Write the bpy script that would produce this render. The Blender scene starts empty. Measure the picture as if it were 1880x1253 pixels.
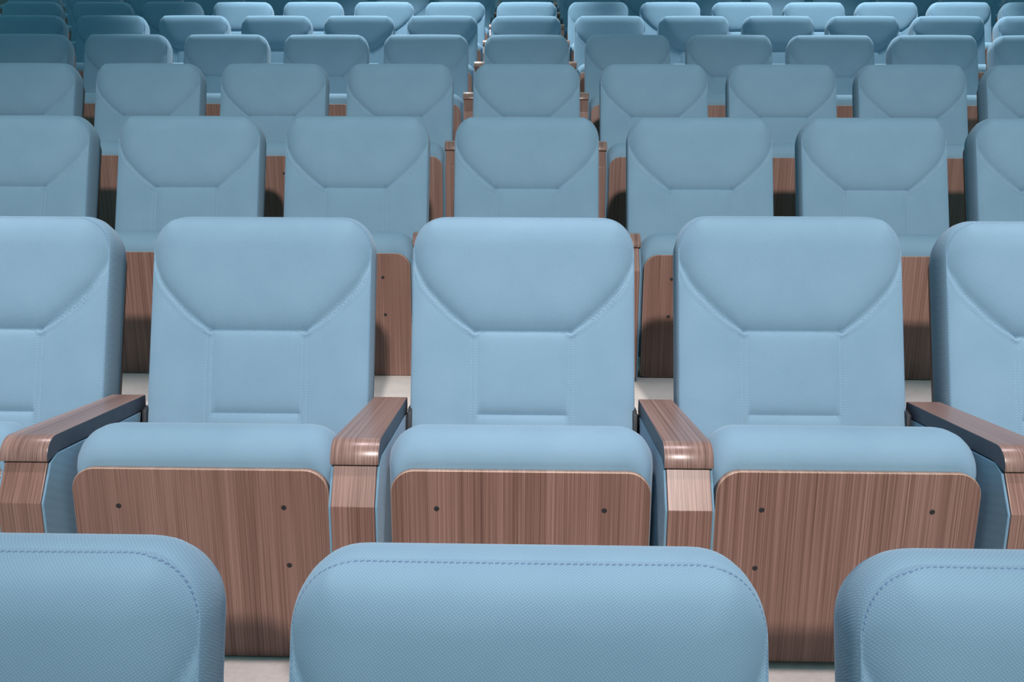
import bpy, bmesh, math, random
import numpy as np
from mathutils import Vector, Matrix

random.seed(4)
sc = bpy.context.scene
COL = sc.collection
PITCH, DEPTH, RISE, HT = 0.55, 0.971, 0.3422, 0.787   # seat pitch, row spacing, step height, top of backrest
ROW_DX = [.0168, .0018, .009, -.0001, -.0042, -.0128, -.0117, -.012, -.012, -.012]
ROW_DZ = [.008, 0, -.003, .007, .007, .005, .005, .005, .005, .005]
ROW_HALF = [1, 2, 3, 4, 5, 6, 7, 8, 9, 10]            # seats each side of the middle column
ORD = ['front', 'second', 'third', 'fourth', 'fifth', 'sixth', 'seventh', 'eighth', 'ninth', 'tenth']
NTH = ['', 'first', 'second', 'third', 'fourth', 'fifth', 'sixth', 'seventh', 'eighth', 'ninth', 'tenth', 'eleventh']

# ------------------------------------------------------------------ materials
def new_mat(name):
    m = bpy.data.materials.new(name)
    m.use_nodes = True
    nt = m.node_tree
    return m, nt, nt.nodes['Principled BSDF']

def N(nt, typ, **kw):
    n = nt.nodes.new(typ)
    for k, v in kw.items():
        setattr(n, k, v)
    return n

def ramp(nt, fac, stops):
    r = N(nt, 'ShaderNodeValToRGB')
    els = r.color_ramp.elements
    while len(els) < len(stops):
        els.new(0.5)
    for e, (p, c) in zip(els, stops):
        e.position = p
        e.color = (*c, 1)
    nt.links.new(fac, r.inputs[0])
    return r.outputs[0]

def fabric_mat(name, base, weave=0.0027):
    m, nt, b = new_mat(name)
    L = nt.links
    tc = N(nt, 'ShaderNodeTexCoord')
    def wave(d):
        dot = N(nt, 'ShaderNodeVectorMath', operation='DOT_PRODUCT')
        k = 2 * math.pi / weave
        dot.inputs[1].default_value = tuple(c * k for c in d)
        L.new(tc.outputs['Object'], dot.inputs[0])
        sn = N(nt, 'ShaderNodeMath', operation='SINE')
        L.new(dot.outputs['Value'], sn.inputs[0])
        ma = N(nt, 'ShaderNodeMath', operation='MULTIPLY_ADD')
        L.new(sn.outputs[0], ma.inputs[0]); ma.inputs[1].default_value = .5; ma.inputs[2].default_value = .5
        return ma.outputs[0]
    w1, w2 = wave((.77, .46, .60)), wave((.60, -.52, -.77))
    mul = N(nt, 'ShaderNodeMath', operation='MULTIPLY')
    L.new(w1, mul.inputs[0]); L.new(w2, mul.inputs[1])
    nz = N(nt, 'ShaderNodeTexNoise')
    nz.inputs['Scale'].default_value = 9.0
    nz.inputs['Detail'].default_value = 3.0
    L.new(tc.outputs['Object'], nz.inputs['Vector'])
    dark = tuple(c * 0.90 for c in base)
    lite = tuple(min(1, c * 1.13) for c in base)
    c1 = ramp(nt, mul.outputs[0], [(0.0, dark), (0.75, lite)])
    c2 = ramp(nt, nz.outputs['Fac'], [(0.3, (.94, .95, .96)), (0.7, (1.04, 1.03, 1.02))])
    mx = N(nt, 'ShaderNodeMix', data_type='RGBA', blend_type='MULTIPLY')
    mx.inputs[0].default_value = 1.0
    L.new(c1, mx.inputs[6]); L.new(c2, mx.inputs[7])
    L.new(mx.outputs[2], b.inputs['Base Color'])
    bp = N(nt, 'ShaderNodeBump')
    bp.inputs['Strength'].default_value = 0.22
    bp.inputs['Distance'].default_value = 0.0008
    L.new(mul.outputs[0], bp.inputs['Height'])
    L.new(bp.outputs[0], b.inputs['Normal'])
    b.inputs['Roughness'].default_value = 0.88
    b.inputs['Specular IOR Level'].default_value = 0.2
    b.inputs['Sheen Weight'].default_value = 0.25
    b.inputs['Sheen Roughness'].default_value = 0.5
    b.inputs['Sheen Tint'].default_value = (.75, .88, 1, 1)
    return m

def wood_mat(name, along, dark, mid, lite, rough=0.36):
    """along: axis index the grain runs along"""
    m, nt, b = new_mat(name)
    L = nt.links
    tc = N(nt, 'ShaderNodeTexCoord')
    oi = N(nt, 'ShaderNodeObjectInfo')
    off = N(nt, 'ShaderNodeVectorMath', operation='SCALE')
    cb = N(nt, 'ShaderNodeCombineXYZ')
    for i in range(3):
        L.new(oi.outputs['Random'], cb.inputs[i])
    L.new(cb.outputs[0], off.inputs[0]); off.inputs['Scale'].default_value = 17.0
    add = N(nt, 'ShaderNodeVectorMath', operation='ADD')
    L.new(tc.outputs['Object'], add.inputs[0]); L.new(off.outputs[0], add.inputs[1])
    def grain(scale, stretch, detail):
        mp = N(nt, 'ShaderNodeMapping')
        s = [1, .03, .03]; s[along] = stretch
        mp.inputs['Scale'].default_value = s
        L.new(add.outputs[0], mp.inputs[0])
        nz = N(nt, 'ShaderNodeTexNoise')
        nz.inputs['Scale'].default_value = scale
        nz.inputs['Detail'].default_value = detail
        nz.inputs['Roughness'].default_value = 0.65
        L.new(mp.outputs[0], nz.inputs['Vector'])
        return nz.outputs['Fac']
    fine, broad = grain(560, 0.002, 2), grain(36, 0.012, 2)
    mix = N(nt, 'ShaderNodeMix', data_type='FLOAT')
    mix.inputs[0].default_value = 0.27
    L.new(fine, mix.inputs[2]); L.new(broad, mix.inputs[3])
    col = ramp(nt, mix.outputs[0], [(0.34, dark), (0.5, mid), (0.66, lite)])
    L.new(col, b.inputs['Base Color'])
    bp = N(nt, 'ShaderNodeBump')
    bp.inputs['Strength'].default_value = 0.12
    bp.inputs['Distance'].default_value = 0.0006
    L.new(fine, bp.inputs['Height']); L.new(bp.outputs[0], b.inputs['Normal'])
    b.inputs['Roughness'].default_value = rough
    return m

def plain_mat(name, c, rough=0.6, metal=0.0):
    m, nt, b = new_mat(name)
    nz = N(nt, 'ShaderNodeTexNoise'); nz.inputs['Scale'].default_value = 40
    tc = N(nt, 'ShaderNodeTexCoord'); nt.links.new(tc.outputs['Object'], nz.inputs['Vector'])
    nt.links.new(ramp(nt, nz.outputs['Fac'], [(0.3, tuple(x * .92 for x in c)), (0.7, tuple(min(1, x * 1.06) for x in c))]),
                 b.inputs['Base Color'])
    b.inputs['Roughness'].default_value = rough
    b.inputs['Metallic'].default_value = metal
    return m

BLUE = (.207, .352, .468)
M_FAB = fabric_mat('blue_twill', BLUE)
M_FAB_SIDE = fabric_mat('blue_twill_side', (.185, .345, .475))
M_SEAM = plain_mat('seam_thread', (.12, .215, .36), .8)
M_STITCH = plain_mat('pale_thread', (.29, .46, .59), .8)
M_WOOD = wood_mat('walnut_upright', 2, (.125, .064, .050), (.215, .120, .094), (.33, .20, .165))
M_WOODCAP = wood_mat('walnut_lengthwise', 1, (.13, .075, .062), (.23, .145, .122), (.34, .23, .195), .30)
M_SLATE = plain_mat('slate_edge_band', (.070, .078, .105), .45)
M_EDGE = wood_mat('plywood_edge', 2, (.30, .19, .14), (.42, .28, .21), (.55, .41, .33), .45)
M_STEEL = plain_mat('steel', (.55, .56, .57), .35, 1.0)
M_DARK = plain_mat('dark_metal', (.03, .035, .04), .5, .3)
M_SCREW = plain_mat('screw_steel', (.03, .03, .033), .5, .4)

def concrete():
    m, nt, b = new_mat('pale_concrete')
    tc = N(nt, 'ShaderNodeTexCoord')
    n1 = N(nt, 'ShaderNodeTexNoise'); n1.inputs['Scale'].default_value = 5; n1.inputs['Detail'].default_value = 8
    n2 = N(nt, 'ShaderNodeTexNoise'); n2.inputs['Scale'].default_value = 90; n2.inputs['Detail'].default_value = 3
    for n in (n1, n2):
        nt.links.new(tc.outputs['Object'], n.inputs['Vector'])
    mx = N(nt, 'ShaderNodeMix', data_type='FLOAT'); mx.inputs[0].default_value = .35
    nt.links.new(n1.outputs['Fac'], mx.inputs[2]); nt.links.new(n2.outputs['Fac'], mx.inputs[3])
    nt.links.new(ramp(nt, mx.outputs[0], [(.3, (.66, .62, .56)), (.6, (.82, .78, .72))]), b.inputs['Base Color'])
    b.inputs['Roughness'].default_value = .7
    return m
M_FLOOR = concrete()
M_WALL = plain_mat('grey_wall_paint', (.16, .19, .19), .8)

# ------------------------------------------------------------------ helpers
def link_mesh(name, bm, mats, parent=None, smooth=True, flat_over=9.0):
    me = bpy.data.meshes.new(name)
    bmesh.ops.recalc_face_normals(bm, faces=bm.faces[:])
    if smooth:
        for f in bm.faces:
            f.smooth = not f.select and f.calc_area() < flat_over
    bm.to_mesh(me); bm.free()
    for m in (mats if isinstance(mats, (list, tuple)) else [mats]):
        me.materials.append(m)
    o = bpy.data.objects.new(name, me)
    COL.objects.link(o)
    if parent:
        o.parent = parent
    return o

def thing(name, label, cat, group):
    o = bpy.data.objects.new(name, None)
    o.empty_display_size = .1
    COL.objects.link(o)
    o['label'], o['category'], o['group'] = label, cat, group
    return o

def rr_outline(hw, top, bottom, r, rb=None, n=14, p=2.0):
    """rounded rectangle in (x, z), counter-clockwise from bottom left going up the left side"""
    rb = r if rb is None else rb
    pts = []
    def arc(cx, cz, rad, a0, a1):
        for i in range(n + 1):
            a = a0 + (a1 - a0) * i / n
            c, s = math.cos(a), math.sin(a)
            pts.append((cx + rad * math.copysign(abs(c) ** (2 / p), c), cz + rad * math.copysign(abs(s) ** (2 / p), s)))
    arc(-hw + rb, bottom + rb, rb, 1.5 * math.pi, math.pi)
    arc(-hw + r, top - r, r, math.pi, .5 * math.pi)
    arc(hw - r, top - r, r, .5 * math.pi, 0)
    arc(hw - rb, bottom + rb, rb, 0, -.5 * math.pi)
    return pts

def dedupe(pts):
    out = []
    for q in pts:
        if not out or (abs(q[0] - out[-1][0]) + abs(q[1] - out[-1][1])) > 1e-5:
            out.append(q)
    return out

def loft(bm, rings, cap=True):
    vs = [[bm.verts.new(p) for p in ring] for ring in rings]
    n = len(rings[0])
    fs = []
    for a, b in zip(vs, vs[1:]):
        for i in range(n):
            j = (i + 1) % n
            fs.append(bm.faces.new((a[i], a[j], b[j], b[i])))
    if cap:
        for cf in (bm.faces.new(vs[0]), bm.faces.new(vs[-1][::-1])):
            cf.smooth = False; cf.select = True
    return vs, fs

def sharpen(bm, deg=35):
    for e in bm.edges:
        if len(e.link_faces) == 2 and e.calc_face_angle(0) > math.radians(deg):
            e.smooth = False

def prism(prof, xf, bevel=0.0, seg=2):
    """prof: (y, z) polygon; xf(y) -> (x0, x1)"""
    bm = bmesh.new()
    a = [bm.verts.new((xf(y)[0], y, z)) for y, z in prof]
    b = [bm.verts.new((xf(y)[1], y, z)) for y, z in prof]
    n = len(prof)
    for i in range(n):
        j = (i + 1) % n
        bm.faces.new((a[i], a[j], b[j], b[i]))
    bm.faces.new(a); bm.faces.new(b[::-1])
    bmesh.ops.recalc_face_normals(bm, faces=bm.faces[:])
    if bevel:
        es = [e for e in bm.edges if len(e.link_faces) == 2 and e.calc_face_angle(0) > math.radians(25)]
        bmesh.ops.bevel(bm, geom=es, offset=bevel, segments=seg, affect='EDGES', profile=.5)
    return bm

# ------------------------------------------------------------------ backrest
RC = math.radians(12)
HW, RCOR, BL = .2290, .076, .56
V1, V2, XC = -.2370, -.4080, .0985
WING = [(.0985, -0.2370), (.122, -0.2215), (.147, -0.2025), (.170, -0.1805), (.19, -0.1595), (.205, -0.1405), (.217, -0.1195), (.225, -0.0995), (.231, -0.0795)]
WING2 = [(.112, -0.2380), (.150, -0.2110), (.172, -0.1935), (.190, -0.1760), (.212, -0.1465), (.223, -0.1285), (.231, -0.1095)]

def half_width(dv):
    if dv >= RCOR:
        return HW
    t = (RCOR - dv) / RCOR
    return HW - RCOR * 0.9 + RCOR * 0.9 * (1 - t ** 2.25) ** (1 / 2.25)

def seg_dist(px, pv, path):
    best = np.full(px.shape, 9.0)
    for (x0, v0), (x1, v1) in zip(path, path[1:]):
        dx, dv = x1 - x0, v1 - v0
        t = np.clip(((px - x0) * dx + (pv - v0) * dv) / (dx * dx + dv * dv), 0, 1)
        best = np.minimum(best, np.hypot(px - x0 - t * dx, pv - v0 - t * dv))
    return best

def sstep(a, b, x):
    t = np.clip((x - a) / (b - a), 0, 1)
    return t * t * (3 - 2 * t)

_wx = np.array([0] + [p[0] for p in WING]); _wv = np.array([V1] + [p[1] for p in WING])

def relief(x, v):
    """height of the upholstery over the flat reclined face; x, v arrays"""
    ax = np.abs(x)
    hw = np.vectorize(lambda d: half_width(max(0.0, d)))(-v)
    de = np.minimum(np.maximum(hw - ax, 0) , np.maximum(-v, 0))
    crown = .009 * (1 - np.exp(-de / .016)) + .006 * (1 - (ax / HW) ** 2)
    inside = v > np.interp(ax, _wx, _wv)
    dh = seg_dist(ax, v, [(-.01, V1), (XC, V1)])            # straight lower edge of the head panel
    dw = seg_dist(ax, v, WING)
    dmin = np.minimum(dh, dw)
    head = np.where(inside, (1 - np.exp(-dmin / .020)) * (1 - np.exp(-de / .012)) * (.009 + .018 * np.clip((v + .235) / .18, 0, 1)), 0)
    fade = 1 - np.clip(ax / .238, 0, 1) ** 4
    head = head * (.30 + .70 * fade)
    h = crown + head
    h -= .0065 * np.exp(-dh / np.where(inside, .012, .007)) * sstep(.112, .095, ax)
    h -= .0058 * np.exp(-dw / np.where(inside, .0065, .003)) * (ax > .09)
    h += np.where(inside, 0, .0034 * np.exp(-((dw - .007) / .005) ** 2)) * sstep(.235, .21, ax)
    dw2 = seg_dist(ax, v, WING2)
    h -= .0030 * np.exp(-(dw2 / .0035))
    # lumbar roll seam and the upright double stitching
    low = v < V1
    d2 = np.abs(v - V2)
    h -= .0085 * np.exp(-d2 / np.where(v > V2, .013, .009)) * sstep(.096, .084, ax)
    for q in (.0935, .1045):
        h -= np.where(low, .0014 * np.exp(-(np.abs(ax - q) / .0022)), 0)
    h += np.where(low & (ax < .0935), .0025 * sstep(.0935, .07, ax), 0)
    # soft creases low on the cushion
    h += .0012 * np.sin((x * 31 + v * 55)) * sstep(-.36, -.46, v) * sstep(.09, .14, ax)
    return h

def face_pt(x, v, h):
    """reclined face -> seat space"""
    s, c = math.sin(RC), math.cos(RC)
    return (x, v * s - h * c, HT - .006 + v * c + h * s)

def graded(a, b, centres, n, w=.012, k=3.0):
    t = np.linspace(a, b, 2000)
    dens = np.ones_like(t)
    for c in centres:
        dens += k * np.exp(-((t - c) / w) ** 2)
    cum = np.concatenate([[0], np.cumsum((dens[1:] + dens[:-1]) / 2)]); cum /= cum[-1]
    return np.interp(np.linspace(0, 1, n), cum, t)

def backrest_bm():
    bm = bmesh.new()
    vtop = -RCOR * (1 - np.cos(np.linspace(0, math.pi / 2, 16)))
    vs = np.concatenate([vtop, graded(-RCOR, -BL, [V1, V1 + .006, V2, V2 + .004], 112)[1:]])
    ss = graded(-1, 1, [-1, 1, -.0935 / HW, .0935 / HW, -.1045 / HW, .1045 / HW], 121, w=.03, k=2.0)
    X = np.array([[s * half_width(-v) for s in ss] for v in vs]); V = np.repeat(vs[:, None], len(ss), 1)
    Hh = relief(X, V)
    # edge sits on the seam line
    Hh[0, :] = 0; Hh[:, 0] = 0; Hh[:, -1] = 0
    grid = [[bm.verts.new(face_pt(X[i, j], V[i, j], Hh[i, j])) for j in range(len(ss))] for i in range(len(vs))]
    for i in range(len(vs) - 1):
        for j in range(len(ss) - 1):
            bm.faces.new((grid[i][j], grid[i + 1][j], grid[i + 1][j + 1], grid[i][j + 1]))
    # outline loop: up the left side, over the top, down the right, back along the bottom
    nr = len(vs)
    idx = [(i, 0) for i in range(nr - 1, -1, -1)] + [(0, j) for j in range(1, len(ss))] + \
          [(i, len(ss) - 1) for i in range(1, nr)] + [(nr - 1, j) for j in range(len(ss) - 2, 0, -1)]
    P2 = np.array([(X[i, j], V[i, j]) for i, j in idx])
    tan = np.roll(P2, -1, 0) - np.roll(P2, 1, 0)
    nrm = np.stack([-tan[:, 1], tan[:, 0]], 1)
    nrm /= np.linalg.norm(nrm, axis=1)[:, None] + 1e-12
    for _ in range(2):
        nrm = (np.roll(nrm, 1, 0) + nrm + np.roll(nrm, -1, 0)); nrm /= np.linalg.norm(nrm, axis=1)[:, None]
    tdep = [0, .003, .010, .022, .036, .050, .064, .076, .087, .095, .099]
    tz = [0, .0015, .0032, .0037, .0012, -.0048, -.013, -.023, -.036, -.050, -.060]
    prof = [(.003, .0012, 0), (.010, .0026, 0), (.022, .0030, 0), (.036, .0026, 0), (.050, .0016, 0), (.064, .0000, 0),
            (.076, -.003, 0), (.087, -.009, 0), (.095, -.017, 0), (.099, -.026, 0)]
    prev = [grid[i][j] for i, j in idx]
    for e0, e1 in zip(prev, prev[1:] + prev[:1]):
        e = bm.edges.get((e0, e1))
        if e:
            e.smooth = False
    sh = math.sin(RC)
    for dep, off, extra in prof:
        ring = []
        for (x, v), (nx, nv) in zip(P2, nrm):
            up = max(0, nv) ** 2
            o = off * (1 - up) + up * (np.interp(dep, tdep, tz) + dep * sh) / math.cos(RC)
            if nv < -.5:
                o = min(o, 0)
            ring.append(bm.verts.new(face_pt(x + nx * o, v + nv * o, -dep)))
        n = len(ring)
        for i in range(n):
            j = (i + 1) % n
            bm.faces.new((prev[i], prev[j], ring[j], ring[i]))
        prev = ring
    bm.faces.new(prev)
    # stitches: little raised dashes lying on the cloth
    def dashes(path, ln, gap, w, hgt, slot, skew=0.0):
        pts = np.array(path); seg = np.hypot(*np.diff(pts, axis=0).T); cum = np.concatenate([[0], np.cumsum(seg)])
        s = gap / 2
        while s + ln < cum[-1]:
            a = np.array([np.interp(s, cum, pts[:, 0]), np.interp(s, cum, pts[:, 1])])
            b = np.array([np.interp(s + ln, cum, pts[:, 0]), np.interp(s + ln, cum, pts[:, 1])])
            t = (b - a) / (np.linalg.norm(b - a) + 1e-9); nn = np.array([-t[1], t[0]])
            a = a - nn * skew; b = b + nn * skew
            q = [a - nn * w / 2, b - nn * w / 2, b + nn * w / 2, a + nn * w / 2]
            m_ = (a + b) / 2
            hh = relief(np.array([p[0] for p in q]), np.array([p[1] for p in q]))
            lo = [bm.verts.new(face_pt(p[0], p[1], h_ - .0006)) for p, h_ in zip(q, hh)]
            up = [bm.verts.new(face_pt(p[0] + (m_[0] - p[0]) * .25, p[1] + (m_[1] - p[1]) * .25, h_ + hgt)) for p, h_ in zip(q, hh)]
            fs = [bm.faces.new(up)] + [bm.faces.new((lo[i], lo[(i + 1) % 4], up[(i + 1) % 4], up[i])) for i in range(4)]
            for f in fs:
                f.material_index = slot
            s += ln + gap
    edge = [(X[i, 0] + .0012, V[i, 0]) for i in range(nr - 1, 15, -1)]
    k0 = [(X[i, 0] * .995, V[i, 0] - .0012) for i in range(15, 0, -1)]
    top = [(x, -.0012) for x in np.linspace(X[0, 0], X[0, -1], 60)]
    k1 = [(X[i, -1] * .995, V[i, -1] - .0012) for i in range(1, 16)]
    edge2 = [(X[i, -1] - .0012, V[i, -1]) for i in range(16, nr)]
    dashes(edge + k0 + top + k1 + edge2, .0050, .0012, .0011, .0003, 1, .0003)
    for sg in (-1, 1):
        dashes([(sg * x, v) for x, v in WING2 if x < .2265], .0036, .002, .0011, .0005, 2)
        dashes([(sg * (x + .003), v - .003) for x, v in WING if x < .222], .0036, .002, .0011, .0004, 2)
        for q in (.0935, .1045):
            dashes([(sg * q, V1 - .003), (sg * q, -.53)], .0036, .002, .0011, .0005, 2)
    dashes([(-XC, V1 - .0025), (XC, V1 - .0025)], .0030, .0016, .0012, .0005, 2)
    dashes([(-.088, V2 - .002), (.088, V2 - .002)], .0030, .0016, .0012, .0005, 2)
    return bm

def shell_bm():
    bm = bmesh.new()
    def ring(dep, ins):
        return [face_pt(x, z, -dep) for x, z in dedupe(rr_outline(.212 - ins, -.034 - ins, -.55 + ins, .050, .02, 10))]
    loft(bm, [ring(.0995, .0015), ring(.101, 0), ring(.112, 0), ring(.1135, .0015)])
    sharpen(bm)
    return bm

# ------------------------------------------------------------------ tip-up seat
PT = HT - .432              # top of the wooden underside
LEAN = .085
def lean_y(y, z):
    return y + LEAN * (PT - z)

def cushion_bm():
    bm = bmesh.new()
    rings = []
    for y, ins in ((-.3805, .052), (-.3800, .046), (-.377, .034), (-.370, .022), (-.360, .012), (-.347, .004), (-.332, 0), (-.312, 0), (-.295, .003),
                   (-.282, .010), (-.272, .021), (-.266, .034), (-.2645, .042)):
        r = max(.02, .060 - ins * .5)
        o = dedupe(rr_outline(.2305 - ins * .42, HT - .3715 - ins, .050 + ins * .4, r, .025, 12))
        rings.append([(x, lean_y(y, z), z) for x, z in o])
    loft(bm, rings)
    sharpen(bm, 60)
    return bm

def panel_bm():
    bm = bmesh.new()
    bot = .002
    def ring(y, ins):
        return [(x, lean_y(y, z), z) for x, z in dedupe(rr_outline(.2205 - ins, PT - ins, bot + ins, .040, .012, 10))]
    vs, fs = loft(bm, [ring(-.3945, .0012), ring(-.3935, .0002), ring(-.3925, 0), ring(-.3815, 0)])
    for f in fs:
        c = f.calc_center_median()
        nz = Vector((0, 0, 1))
        f.material_index = 1
    sharpen(bm)
    return bm

def screw_bm(sx, dz):
    bm = bmesh.new()
    z0 = PT - dz
    y0 = lean_y(-.3945, z0)
    def ring(r, y):
        return [(sx + r * math.cos(a), y + LEAN * (-r * math.sin(a)), z0 + r * math.sin(a)) for a in [2 * math.pi * i / 14 for i in range(14)]]
    loft(bm, [ring(.0046, y0 + .002), ring(.0046, y0 - .0004), ring(.0036, y0 - .0008)])
    return bm

def hinge_bm(sg):
    bm = bmesh.new()
    x0, x1 = sg * .2300, sg * .2352
    y0, z0 = -.088, HT - .412
    def ring(x, r):
        return [(x, y0 + r * math.cos(a), z0 + r * 1.3 * math.sin(a)) for a in [2 * math.pi * i / 16 for i in range(16)]]
    loft(bm, [ring(x0, .006), ring(x1 - sg * .001, .006), ring(x1, .004)])
    sharpen(bm)
    return bm

def gap_plate_bm(sg):  # bracket plate, made dark and sized so the gap reads as shade
    prof = [(-.112, HT - .560), (-.098, HT - .400), (-.080, HT - .392), (-.020, HT - .392), (-.030, HT - .560)]
    bm = prism(prof, lambda y: tuple(sorted((sg * .2260, sg * .2345))), .0012)
    sharpen(bm)
    return bm

SEAT_GROUP, ARM_GROUP = 'blue folding seats in stepped rows', 'walnut armrests between the seats'
seat0 = thing('auditorium_seat', '', 'seat', SEAT_GROUP)
link_mesh('backrest', backrest_bm(), [M_FAB, M_SEAM, M_STITCH], seat0)
sh_ = link_mesh('back_shell', shell_bm(), M_WOOD, seat0); sh_['label'] = 'walnut back shell'
link_mesh('seat_cushion', cushion_bm(), M_FAB, seat0)
pan = link_mesh('seat_panel', panel_bm(), [M_WOOD, M_EDGE], seat0); pan['label'] = 'walnut seat underside'
for sx in (-1, 1):
    link_mesh('screw', screw_bm(sx * .1425, .068), M_SCREW, pan)
    link_mesh('screw', screw_bm(sx * .1465, .175), M_SCREW, pan)
for sg in (-1, 1):
    br = link_mesh('gap_plate', gap_plate_bm(sg), M_DARK, seat0); br['label'] = 'dark bracket plate added to fill the gap'
    link_mesh('hinge', hinge_bm(sg), M_STEEL, br)

# ------------------------------------------------------------------ armrest standard
AT = HT - .3716
def taper(y):
    return 1 - .14 * min(1, max(0, (y + .42) / .36))
cap_prof = [(-.060, AT - .030), (-.060, AT - .001), (-.062, AT)]
cap_prof += [(-.396, AT)]
for i in range(1, 11):
    a = math.radians(82) * i / 10
    cap_prof.append((-.396 - .032 * math.sin(a), AT - .036 * (1 - math.cos(a))))
cap_prof += [(-.4285, AT - .0385), (-.4235, AT - .0400), (-.404, AT - .0335), (-.39, AT - .030)]
TR = [(-.4195, AT - .0395), (-.4490, AT - .1035), (-.4440, AT - .175), (-.430, .012)]
trim_prof = TR + [(y + .014, z) for y, z in TR[::-1]]
trim_prof[-1] = (-.398, AT - .0325)
side_prof = [(-.084, AT - .0315), (-.398, AT - .0315), (-.4185, AT - .0425), (-.4475, AT - .1045), (-.4425, AT - .175), (-.4285, .004), (-.19, .004), (-.16, .10)]
core_prof = [(-.086, AT - .033), (-.398, AT - .034), (-.405, AT - .045), (-.4325, AT - .105), (-.428, AT - .175), (-.414, 0), (-.20, 0), (-.17, .10)]

arm0 = thing('armrest', '', 'armrest', ARM_GROUP)
bm = prism(cap_prof, lambda y: (-.0402 * taper(y), .0402 * taper(y)), .0014)
sharpen(bm, 40)
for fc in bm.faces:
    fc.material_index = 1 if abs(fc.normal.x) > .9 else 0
c_ = link_mesh('arm_cap', bm, [M_WOODCAP, M_SLATE], arm0, flat_over=1.3e-3); c_['label'] = 'walnut arm cap with rounded nose'
bm = prism(trim_prof, lambda y: (-.0358, .0358), .0010); sharpen(bm, 20)
t_ = link_mesh('front_trim', bm, M_WOOD, arm0, flat_over=1.3e-3); t_['label'] = 'walnut front facing'
for sg in (-1, 1):
    bm = prism(side_prof, lambda y: tuple(sorted((sg * .0362 * taper(y), sg * .0402 * taper(y)))), .0020); sharpen(bm, 50)
    s_ = link_mesh('side_panel', bm, M_FAB_SIDE, arm0, flat_over=1.3e-3); s_['label'] = 'blue upholstered side panel'
bm = prism(core_prof, lambda y: (-.0355 * taper(y), .0355 * taper(y)))
bmesh.ops.create_cube(bm, size=1, matrix=Matrix.Translation((0, -.066, AT - .115)) @ Matrix.Diagonal((.0750, .020, .165, 1)))  # rear flange added to hide the bright floor and keep the gap dark
sharpen(bm, 30)
link_mesh('support_frame', bm, M_DARK, arm0)

# ------------------------------------------------------------------ copies
def dup(root):
    r = root.copy(); COL.objects.link(r)
    for ch in list(root.children):
        c = ch.copy(); COL.objects.link(c); c.parent = r
        for g in ch.children:
            d = g.copy(); COL.objects.link(d); d.parent = c
    return r

def side_word(k):
    return 'left' if k < 0 else 'right'

def seat_label(i, k):
    row = ORD[i] + ' row'
    if k == 0:
        return 'light blue folding auditorium seat in the middle column of the %s' % row
    return 'light blue folding auditorium seat, %s to the %s of the middle column, %s' % (NTH[abs(k)], side_word(k), row)

def arm_label(i, k):
    """k is the seat on the inner side; the armrest stands on its outer side"""
    row = ORD[i] + ' row'
    n = abs(k)
    if n == .5:
        return 'walnut armrest between the middle seat and its %s neighbour, %s' % (side_word(k), row)
    if n > ROW_HALF[i]:
        return 'walnut armrest outside the %s seat %s of the middle column, %s' % (NTH[ROW_HALF[i]], side_word(k), row)
    return 'walnut armrest between %s and %s seats %s of the middle column, %s' % (NTH[int(n - .5)], NTH[int(n + .5)], side_word(k), row)

SEAT_DZ = {(1, 1): .008, (1, 0): .003, (1, -1): .001, (0, 0): -.002, (0, -1): .004}
SEAT_DX = {(0, 1): -.008, (0, 0): -.003, (0, -1): .002, (2, 0): -.004, (1, -1): .003, (2, -2): .006, (3, 3): .003}
first_s, first_a = True, True
for i in range(10):
    n = ROW_HALF[i]
    y, z = i * DEPTH, i * RISE + ROW_DZ[i]
    for k in range(-n, n + 1):
        s = seat0 if first_s else dup(seat0)
        first_s = False
        s.location = (k * PITCH + ROW_DX[i] + SEAT_DX.get((i, k), 0), y + random.uniform(-.003, .003), z + SEAT_DZ.get((i, k), 0))
        s.rotation_euler = (0, 0, math.radians(random.uniform(-.10, .10)))
        s['label'] = seat_label(i, k)
    for k in range(-n - 1, n + 1):
        kk = k + .5
        a = arm0 if first_a else dup(arm0)
        first_a = False
        a.location = (kk * PITCH + ROW_DX[i] + .5 * (SEAT_DX.get((i, k), 0) + SEAT_DX.get((i, k + 1), 0)), y, z)
        a['label'] = arm_label(i, kk)

# ------------------------------------------------------------------ the room
def structure(name, bm, mat):
    o = link_mesh(name, bm, mat, None, smooth=False)
    o['kind'] = 'structure'
    return o

STEP = .165                                     # riser stands this far behind a row's backrest line
bm = bmesh.new()
prof = [(-7.0, -.3), (-7.0, ROW_DZ[0])]
for i in range(0, 11):
    prof.append((i * DEPTH + STEP, i * RISE + (ROW_DZ[i] if i < 10 else .005)))
    prof.append((i * DEPTH + STEP, (i + 1) * RISE + (ROW_DZ[i + 1] if i < 9 else .005)))
prof += [(11.6, 11 * RISE), (11.6, -.3)]
XW = 8.0
a = [bm.verts.new((-XW, y, z)) for y, z in prof]; b = [bm.verts.new((XW, y, z)) for y, z in prof]
for i in range(len(prof)):
    j = (i + 1) % len(prof)
    bm.faces.new((a[i], a[j], b[j], b[i]))
bm.faces.new(a); bm.faces.new(b[::-1])
structure('floor', bm, M_FLOOR)

bm = bmesh.new()
bmesh.ops.create_cube(bm, size=1, matrix=Matrix.Translation((0, 11.75, 3.6)) @ Matrix.Diagonal((2 * XW, .3, 8.0, 1)))
structure('wall_back', bm, M_WALL)

# ------------------------------------------------------------------ light
def spot(name, loc, target, power, size, blend, radius, col):
    d = bpy.data.lights.new(name, 'SPOT')
    d.energy, d.spot_size, d.spot_blend, d.shadow_soft_size, d.color = power, math.radians(size), blend, radius, col
    o = bpy.data.objects.new(name, d); COL.objects.link(o)
    o.location = loc
    o.rotation_euler = (Vector(target) - Vector(loc)).to_track_quat('-Z', 'Y').to_euler()
    return o

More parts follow.
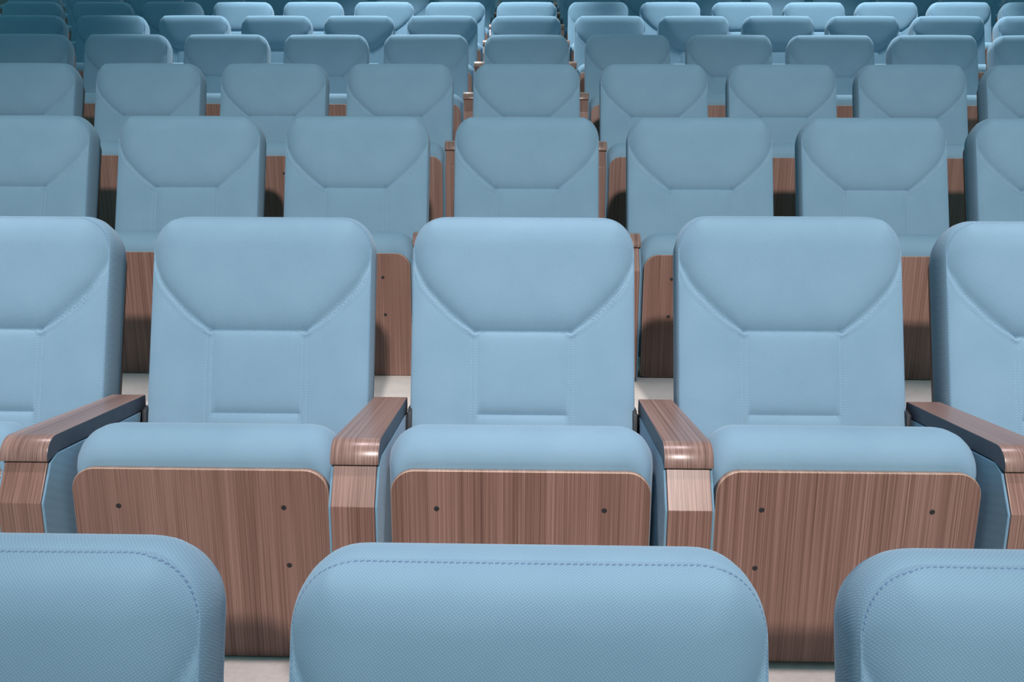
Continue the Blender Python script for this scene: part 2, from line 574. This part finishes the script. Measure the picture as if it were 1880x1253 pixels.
def area(name, loc, sx, sy, power, col, spread=math.pi):
    d = bpy.data.lights.new(name, 'AREA')
    d.shape, d.size, d.size_y, d.energy, d.color, d.spread = 'RECTANGLE', sx, sy, power, col, spread
    o = bpy.data.objects.new(name, d); COL.objects.link(o)
    o.location = loc
    return o

st = spot('stage_spot', (.4, -4.6, 3.9), (.45, 1.65, 1.17), 1590, 32.5, .85, .14, (1, .90, .86))
st.scale = (2.6, 1, 1)
for x in (-1.8, -.6, .6, 1.8):
    spot('front_downlight', (x, .40, 4.6), (x, .45, 1.0), 225, 37, .55, .12, (1, .83, .87))
spot('rear_downlight', (-1.0, 4.95, 6.0), (-1.0, 5.25, 2.6), 1120, 56, .35, .12, (.93, .97, 1))
spot('rear_downlight', (2.2, 4.95, 6.0), (2.2, 5.25, 2.6), 1120, 56, .35, .12, (.93, .97, 1))

area('rear_fill_light', (0, 8.0, 7.4), 6.0, .4, 75, (.90, 1, .96))  # added fill with no known fixture, lifts the rearmost rows between seats

w = bpy.data.worlds.new('hall_ambient'); sc.world = w
w.use_nodes = True
bg = w.node_tree.nodes['Background']
bg.inputs[0].default_value = (.32, .85, 1, 1)
bg.inputs[1].default_value = .28

# ------------------------------------------------------------------ camera
th, yaw, roll = .1352, -.0184, .0055
f = Vector((math.sin(yaw) * math.cos(th), math.cos(yaw) * math.cos(th), -math.sin(th)))
r = f.cross(Vector((0, 0, 1))).normalized(); u = r.cross(f)
r2 = r * math.cos(roll) + u * math.sin(roll); u2 = -r * math.sin(roll) + u * math.cos(roll)
cam = bpy.data.cameras.new('camera'); co = bpy.data.objects.new('camera', cam); COL.objects.link(co)
mw = Matrix((r2, u2, -f)).transposed().to_4x4()
mw.translation = Vector((.0105, -.7549, HT + .3165))
co.matrix_world = mw
cam.sensor_fit = 'HORIZONTAL'; cam.sensor_width = 36.0
cam.lens = 1500 / 1880 * 36
cam.clip_start = .02
sc.camera = co

vs = sc.view_settings
vs.view_transform = 'Standard'
vs.look = 'None'
vs.gamma = 1
vs.use_curve_mapping = False
vs.exposure = 0
